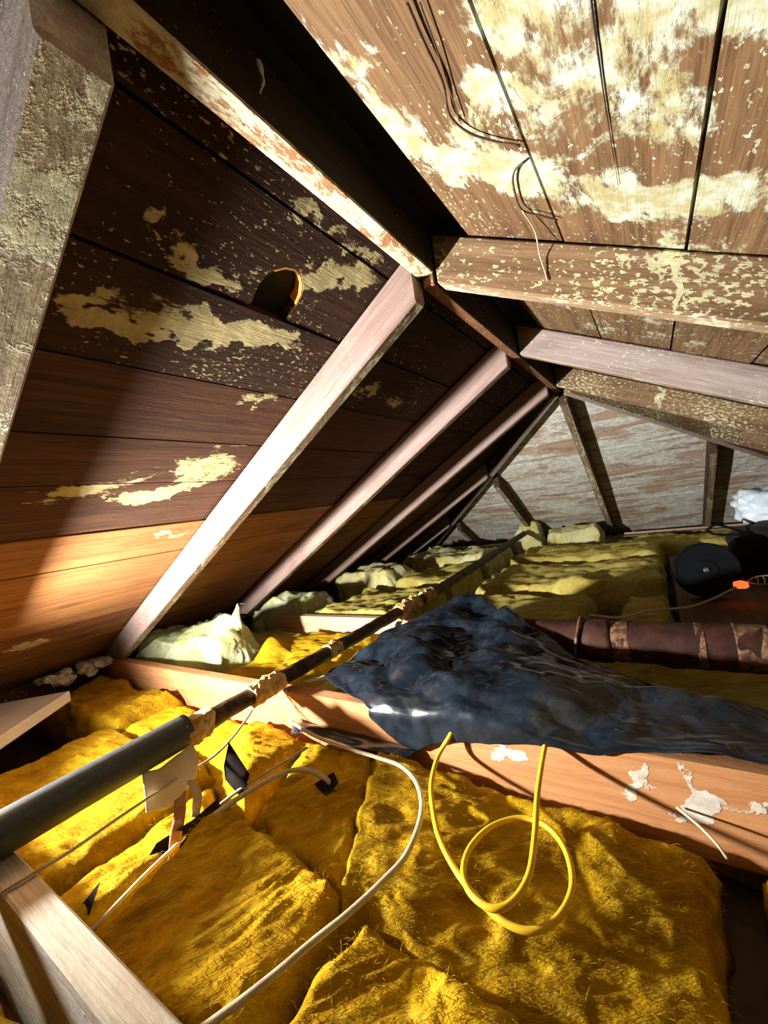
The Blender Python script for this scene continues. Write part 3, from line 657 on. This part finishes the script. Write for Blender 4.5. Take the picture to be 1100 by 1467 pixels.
# ------------------------------------------------------------------ black plastic sheet
rows = [
 [(-.605,.727,.168),(-.520,.721,.103),(-.41,.721,.125),(-.32,.721,.148),(-.218,.721,.160),(-.115,.728,.172),(-.03,.736,.178),(.12,.742,.178),(.45,.745,.178)],
 [(-.625,.736,.184),(-.54,.731,.186),(-.43,.731,.188),(-.33,.731,.196),(-.22,.731,.192),(-.11,.742,.190),(-.03,.752,.188),(.12,.757,.186),(.45,.765,.185)],
 [(-.80,.80,.185),(-.68,.81,.200),(-.55,.81,.216),(-.42,.81,.228),(-.28,.81,.236),(-.14,.83,.212),(-.02,.84,.2),(.12,.85,.19),(.45,.85,.185)],
 [(-.85,.90,.170),(-.74,.93,.205),(-.6,.94,.235),(-.46,.94,.222),(-.32,.93,.240),(-.18,.92,.228),(-.05,.91,.205),(.08,.90,.19),(.45,.93,.16)],
 [(-.875,1.02,.150),(-.78,1.06,.215),(-.65,1.08,.245),(-.5,1.07,.225),(-.37,1.02,.240),(-.22,.99,.215),(-.09,.96,.19),(.04,.93,.17),(.45,.97,.14)],
 [(-.86,1.14,.150),(-.78,1.19,.200),(-.62,1.24,.272),(-.50,1.20,.245),(-.385,1.10,.250),(-.22,1.045,.200),(-.1,1.01,.178),(.03,.96,.16),(.45,1.0,.13)],
 [(-.85,1.20,.140),(-.77,1.25,.195),(-.60,1.31,.282),(-.48,1.26,.268),(-.365,1.15,.266),(-.21,1.06,.190),(-.09,1.03,.168),(.04,.98,.15),(.45,1.03,.12)],
]
tag(sheet('plastic_sheet', rows, M['plastic'], 0.0012, 20, 0.0125, 12, seed=3), 'crumpled black plastic sheet draped over the orange joist', 'plastic sheet')
tag(sheet('plastic_sheet', [[(-.84,.692,.088),(-.74,.694,.096),(-.62,.694,.098),(-.50,.705,.092)],[(-.85,.715,.096),(-.74,.715,.102),(-.62,.715,.104),(-.49,.72,.098)],[(-.85,.734,.092),(-.74,.734,.098),(-.62,.734,.1),(-.48,.734,.096)]], M['plastic'], 0.0012, 8, 0.004, 22, seed=5),
    'dark bluish plastic scrap tucked against the foot of the orange joist', 'plastic sheet')

# ------------------------------------------------------------------ cast drain pipe
root = tag(empty('drain_pipe', (0.1, 1.165, 0.145)), 'rusty brown drain pipe lying behind the black plastic at the right', 'pipe')
adopt(tube('pipe_barrel', [(x, 1.165, 0.199) for x in (-0.42, -0.1, 0.2, 0.6, 1.3)], 0.050, M['rust'], seg=32, sub=4, wob=0.02), root)
adopt(tube('pipe_hub', [(x, 1.165, 0.199) for x in (-0.20, -0.19, -0.145, -0.135)], [0.052, 0.055, 0.055, 0.052], M['rust'], seg=32, sub=3), root)
for xx, w_ in ((-0.115, 0.020), (0.045, 0.008), (0.135, 0.030)):
    o = adopt(tube('crusted_band', [(xx - w_, 1.165, 0.199), (xx, 1.165, 0.199), (xx + w_, 1.165, 0.199)], 0.0508, M['rust_pale'], seg=32, sub=6, wob=0.05, wf=60), root); o['label'] = 'pale crusted band'
ring = [(-0.215 + 0.012 * math.sin(t), 1.165 + 0.0575 * math.cos(t), 0.199 + 0.0575 * math.sin(t)) for t in [2 * math.pi * k / 16 for k in range(17)]]
o = adopt(tube('wire_tie', ring, 0.004, M['rust_pale'], seg=8, sub=2), root); o['label'] = 'thin pale hoop around the pipe'

# ------------------------------------------------------------------ cables
YC = [(-0.372, 0.80, 0.176), (-0.390, 0.758, 0.176), (-0.398, 0.722, 0.150), (-0.418, 0.695, 0.118), (-0.407, 0.638, 0.103), (-0.378, 0.585, 0.100), (-0.341, 0.534, 0.099), (-0.294, 0.493, 0.097), (-0.25, 0.469, 0.094), (-0.211, 0.458, 0.092), (-0.179, 0.466, 0.092), (-0.157, 0.5, 0.092), (-0.152, 0.548, 0.092), (-0.171, 0.598, 0.093), (-0.204, 0.627, 0.094), (-0.241, 0.626, 0.095), (-0.276, 0.59, 0.097), (-0.291, 0.54, 0.099), (-0.283, 0.492, 0.105), (-0.26, 0.461, 0.110), (-0.228, 0.451, 0.112), (-0.206, 0.469, 0.114), (-0.196, 0.51, 0.117), (-0.202, 0.57, 0.121), (-0.213, 0.64, 0.130), (-0.2155, 0.69, 0.146), (-0.214, 0.720, 0.162), (-0.212, 0.76, 0.1745), (-0.21, 0.82, 0.176)]
tag(tube('extension_cord', YC, 0.0045, M['cable_yellow'], seg=10, sub=6), 'bright yellow cord looped on the batt in front of the orange joist', 'cord')
tag(tube('electric_cable', [(-0.46, 0.15, 0.12), (-0.453, 0.19, 0.12), (-0.445, 0.208, 0.12), (-0.43, 0.24, 0.12), (-0.417, 0.278, 0.118), (-0.406, 0.322, 0.114), (-0.391, 0.371, 0.110), (-0.379, 0.434, 0.104), (-0.374, 0.492, 0.100), (-0.394, 0.573, 0.098), (-0.434, 0.631, 0.098), (-0.487, 0.661, 0.102), (-0.549, 0.663, 0.106), (-0.626, 0.664, 0.108), (-0.743, 0.676, 0.110), (-0.862, 0.712, 0.108)], 0.0048, M['cable_white'], seg=10, sub=6, flat=0.7),
    'off-white cable curving from the bottom edge up towards the orange joist', 'cable', 'off-white electric cables')
tag(tube('electric_cable', [(-0.816, 0.096, 0.174), (-0.81, 0.136, 0.174), (-0.806, 0.173, 0.174), (-0.816, 0.218, 0.165), (-0.855, 0.313, 0.146), (-0.871, 0.425, 0.138), (-0.871, 0.506, 0.136), (-0.9, 0.594, 0.145), (-0.922, 0.665, 0.17), (-0.932, 0.698, 0.205), (-0.90, 0.715, 0.227), (-0.88, 0.72, 0.212)], 0.0027, M['cable_white'], seg=8, sub=6),
    'thin pale cord running below the dark sleeve and hooked round the pipe', 'cable', 'off-white electric cables')
tag(tube('electric_cable', [(-0.742, 0.402, 0.105), (-0.737, 0.413, 0.110), (-0.725, 0.448, 0.115), (-0.712, 0.488, 0.118), (-0.689, 0.541, 0.118), (-0.658, 0.568, 0.112), (-0.622, 0.579, 0.098), (-0.605, 0.589, 0.07)], 0.0062, M['cable_white'], seg=10, sub=6, flat=0.7),
    'thick short off-white cable arching into a dark hole in the batt', 'cable', 'off-white electric cables')
tag(tube('electric_cable', [(-0.750, 0.205, 0.075), (-0.785, 0.296, 0.068), (-0.800, 0.36, 0.066), (-0.804, 0.423, 0.072), (-0.798, 0.499, 0.078), (-0.764, 0.585, 0.088), (-0.745, 0.654, 0.092)], 0.0042, M['cable_white'], seg=8, sub=6, flat=0.7),
    'dull cable lying in the gap behind the big foreground batt', 'cable', 'off-white electric cables')
tag(tube('electric_cable', [(-0.03, 0.732, 0.098), (-0.006, 0.705, 0.098), (0.012, 0.683, 0.094), (0.022, 0.675, 0.082)], 0.0020, M['cable_white'], seg=8, sub=5),
    'short cable end dropping into the dark gap at the right', 'cable', 'off-white electric cables')
tag(tube('tie_wire', [(-0.93, 0.73, 0.145), (-0.925, 0.72, 0.195), (-0.905, 0.715, 0.224), (-0.885, 0.725, 0.20), (-0.86, 0.735, 0.13), (-0.84, 0.732, 0.095)], 0.0009, M['wire'], seg=6, sub=6), 'thin wire slung round the pipe in front of the orange joist', 'wire', 'tie wires')
tag(tube('tie_wire', [(-0.96, 1.365, 0.11), (-0.945, 1.36, 0.18), (-0.93, 1.365, 0.215), (-0.905, 1.37, 0.228), (-0.885, 1.365, 0.2), (-0.87, 1.36, 0.14)], 0.0010, M['wire'], seg=6, sub=6), 'thin wire slung round the pipe in front of the short pale joist', 'wire', 'tie wires')

# black paper flaps and sheets in the gaps, one for a gap's shade
def flap(label, pts, mat, d):
    tag(prism('paper_or_shade_flap', pts, d, mat), label, 'paper', 'torn black paper')
flap('black paper flap standing upright under the thin cord', [(-0.862, 0.535, 0.150), (-0.785, 0.523, 0.102), (-0.788, 0.500, 0.062), (-0.835, 0.497, 0.095), (-0.845, 0.505, 0.118)], M['black_paper_or_shade'], (0.0008, -0.0012, 0.0005))
flap('black sheet drawn for the shade of the gap beside the hanging strips', [(-0.845, 0.30, 0.028), (-0.83, 0.345, 0.075), (-0.80, 0.40, 0.088), (-0.79, 0.445, 0.098), (-0.775, 0.455, 0.07), (-0.775, 0.38, 0.03)], M['black_paper_or_shade'], (0.0012, -0.0004, 0.0008))  # black sheet stands for the dark of the open gap between two batts
flap('small black paper tip beside the grey joist', [(-0.845, 0.215, 0.05), (-0.815, 0.25, 0.092), (-0.80, 0.225, 0.065)], M['black_paper_or_shade'], (0.0012, -0.0004, 0.0008))
flap('small black sheet at the hole under the arching cable', [(-0.650, 0.575, 0.080), (-0.615, 0.60, 0.098), (-0.590, 0.585, 0.092), (-0.605, 0.56, 0.075)], M['black_paper_or_shade'], (0.0004, -0.0008, 0.0012))

# ------------------------------------------------------------------ roots hanging on the right deck
def on_right(pts, h): return [Vector(p) - UR * h for p in pts]
tag(tube('dry_root', on_right([(-0.124, 0.34, 1.045), (-0.127, 0.373, 1.047), (-0.13, 0.425, 1.048), (-0.141, 0.468, 1.054), (-0.132, 0.498, 1.049), (-0.11, 0.516, 1.037), (-0.082, 0.528, 1.0215)], 0.0025), 0.0014, M['root'], seg=6, sub=6), 'dark thin root snaking along the first board right of the ridge', 'root', 'roots on the roof boards')
tag(tube('dry_root', on_right([(-0.114, 0.342, 1.039), (-0.120, 0.389, 1.042), (-0.128, 0.439, 1.047), (-0.134, 0.48, 1.050)], 0.002), 0.0008, M['root'], seg=6, sub=6), 'hair-thin root beside the dark root', 'root', 'roots on the roof boards')
tag(tube('dry_root', on_right([(-0.085, 0.557, 1.023), (-0.101, 0.577, 1.032), (-0.111, 0.613, 1.038), (-0.115, 0.671, 1.04), (-0.093, 0.686, 1.027), (-0.072, 0.699, 1.016)], 0.003), 0.0014, M['root'], seg=6, sub=6), 'curled dark root tip just above the flecked rafter', 'root', 'roots on the roof boards')
tag(tube('dry_root', [(-0.116, 0.672, 1.036), (-0.110, 0.72, 1.025), (-0.115, 0.765, 1.01), (-0.112, 0.774, 0.985), (-0.110, 0.7745, 0.965)], 0.0012, M['cable_white'], seg=6, sub=6), 'pale root tail hanging down over the flecked rafter', 'root', 'roots on the roof boards')
tag(tube('cobweb_strand', [(-0.30, 0.338, 1.12), (-0.299, 0.341, 1.10), (-0.303, 0.337, 1.085)], [0.003, 0.002, 0.001], M['web'], seg=6, sub=4, wob=0.5, wf=90), 'grey cobweb tuft hanging beside the ridge at the top edge', 'cobweb')

pc = [p for p in bpy.data.objects['ceiling_right'].children if p.name.startswith('plank')][1]
ck = tube('crack', on_right([(0.004, 0.30, 0.9735), (0.004, 0.374, 0.9735), (0.004, 0.454, 0.9735), (0.0055, 0.54, 0.9727), (0.007, 0.614, 0.9718)], 0.0), [0.0008, 0.0008, 0.0007, 0.0005, 0.0003], M['felt'], seg=6, sub=5, wob=0.5, wf=80)
adopt(ck, bpy.data.objects['ceiling_right']); ck.parent = pc; ck.matrix_parent_inverse = pc.matrix_world.inverted()

# ------------------------------------------------------------------ gear at the right
root = tag(empty('cable_reel', (0.125, 2.0, 0.087)), 'black round cable reel standing on the brown floor board', 'reel')
ax = Vector((0.02, -1.0, 0.25)).normalized()
def disc(name, c, r, t, mat, rings):
    """lathed disc about ax: rings = (radius, offset) profile"""
    c = Vector(c); s = ax.cross(Vector((0, 0, 1))).normalized(); u = s.cross(ax).normalized(); n = 36
    V = []; F = []
    for (rr, oo) in rings:
        for k in range(n):
            a = 2 * math.pi * k / n; V.append(c + ax * oo + (s * math.cos(a) + u * math.sin(a)) * rr)
    for i in range(len(rings) - 1):
        for k in range(n): F.append((i * n + k, i * n + (k + 1) % n, (i + 1) * n + (k + 1) % n, (i + 1) * n + k))
    F.append(tuple(range(n))[::-1]); F.append(tuple((len(rings) - 1) * n + k for k in range(n)))
    me = bpy.data.meshes.new(name); me.from_pydata(V, [], F); me.update()
    return adopt(link(name, me, mat), root)
rc = Vector((0.125, 2.0, 0.196))
disc('reel_flange', rc + ax * 0.04, 0.105, 0, M['black_rubber'], [(0.100, -0.006), (0.105, -0.003), (0.105, 0.003), (0.098, 0.006), (0.092, 0.003), (0.040, 0.003), (0.034, 0.007), (0.018, 0.007)])
disc('reel_flange', rc - ax * 0.04, 0.105, 0, M['black_rubber'], [(0.100, -0.006), (0.105, -0.003), (0.105, 0.003), (0.098, 0.006)])
disc('reel_core', rc, 0.06, 0, M['black_rubber'], [(0.070, -0.034), (0.073, 0.0), (0.070, 0.034)])
disc('reel_hub', rc + ax * 0.05, 0.01, 0, M['grey_metal'], [(0.010, -0.004), (0.010, 0.003), (0.006, 0.006)])

def blob(name, c, rad, mat, seed, amp=0.18, sub=4, fr=2.2):
    bm = bmesh.new(); bmesh.ops.create_icosphere(bm, subdivisions=sub, radius=1.0)
    for v in bm.verts:
        n = v.co.copy(); s = Vector((seed * 3.1, seed * 1.7, seed))
        h = 1 + amp * noise.noise(n * fr + s) + amp * 0.8 * (0.4 - abs(noise.noise(n * fr * 2.3 + s)) * 2) * 0.5
        q = Vector([math.copysign(abs(n[i]) ** 0.8, n[i]) for i in range(3)]) * h
        v.co = Vector((q.x * rad[0], q.y * rad[1], q.z * rad[2])) + Vector(c)
    me = bpy.data.meshes.new(name); bm.to_mesh(me); bm.free()
    me.polygons.foreach_set('use_smooth', [True] * len(me.polygons))
    return link(name, me, mat)
root = tag(empty('tool_bag', (0.40, 2.3, 0.087)), 'black soft tool bag in the shade at the right edge', 'bag')
o = adopt(blob('bag_body', (0.40, 2.32, 0.205), (0.17, 0.14, 0.125), M['black_cloth'], 3, 0.14), root)
o = adopt(tube('strap', [(0.27, 2.22, 0.31), (0.20, 2.20, 0.345), (0.165, 2.20, 0.325), (0.20, 2.19, 0.305), (0.28, 2.19, 0.30)], 0.010, M['black_rubber'], seg=8, sub=6, flat=0.5), root); o['label'] = 'shiny black strap end'
tag(blob('plastic_bag', (0.405, 2.42, 0.385), (0.125, 0.10, 0.082), M['white_bag'], 8, 0.28, 4, 2.6), 'pale blue white plastic bag on the black tool bag', 'bag')
tag(tube('lamp_cord', [(-0.24, 1.545, 0.150), (-0.207, 1.538, 0.147), (-0.144, 1.522, 0.150), (-0.066, 1.589, 0.152), (0.0, 1.66, 0.140), (0.057, 1.743, 0.125), (0.13, 1.82, 0.135), (0.188, 1.885, 0.150), (0.205, 1.905, 0.155)], 0.0045, M['cable_white'], seg=8, sub=6), 'dull cord leading to the glowing orange socket', 'cord')
root = tag(empty('cord_socket', (0.215, 1.92, 0.14)), 'glowing orange cord socket beside the black reel', 'socket')
adopt(blob('socket_body', (0.216, 1.915, 0.158), (0.022, 0.026, 0.013), M['orange_glow'], 5, 0.15, 3), root)
o = adopt(tube('guard_cage', [(0.235, 1.93, 0.165), (0.262, 1.93, 0.182), (0.300, 1.93, 0.186), (0.345, 1.93, 0.186)], 0.0025, M['buckle'], seg=6, sub=4), root)
o = adopt(tube('guard_cage', [(0.235, 1.93, 0.165), (0.262, 1.92, 0.158), (0.300, 1.92, 0.158), (0.345, 1.92, 0.160)], 0.0025, M['buckle'], seg=6, sub=4), root)
for xx in (0.262, 0.28, 0.31):
    adopt(tube('guard_bar', [(xx, 1.93, 0.183), (xx + 0.004, 1.925, 0.17), (xx, 1.92, 0.158)], 0.0025, M['buckle'], seg=6, sub=3), root)
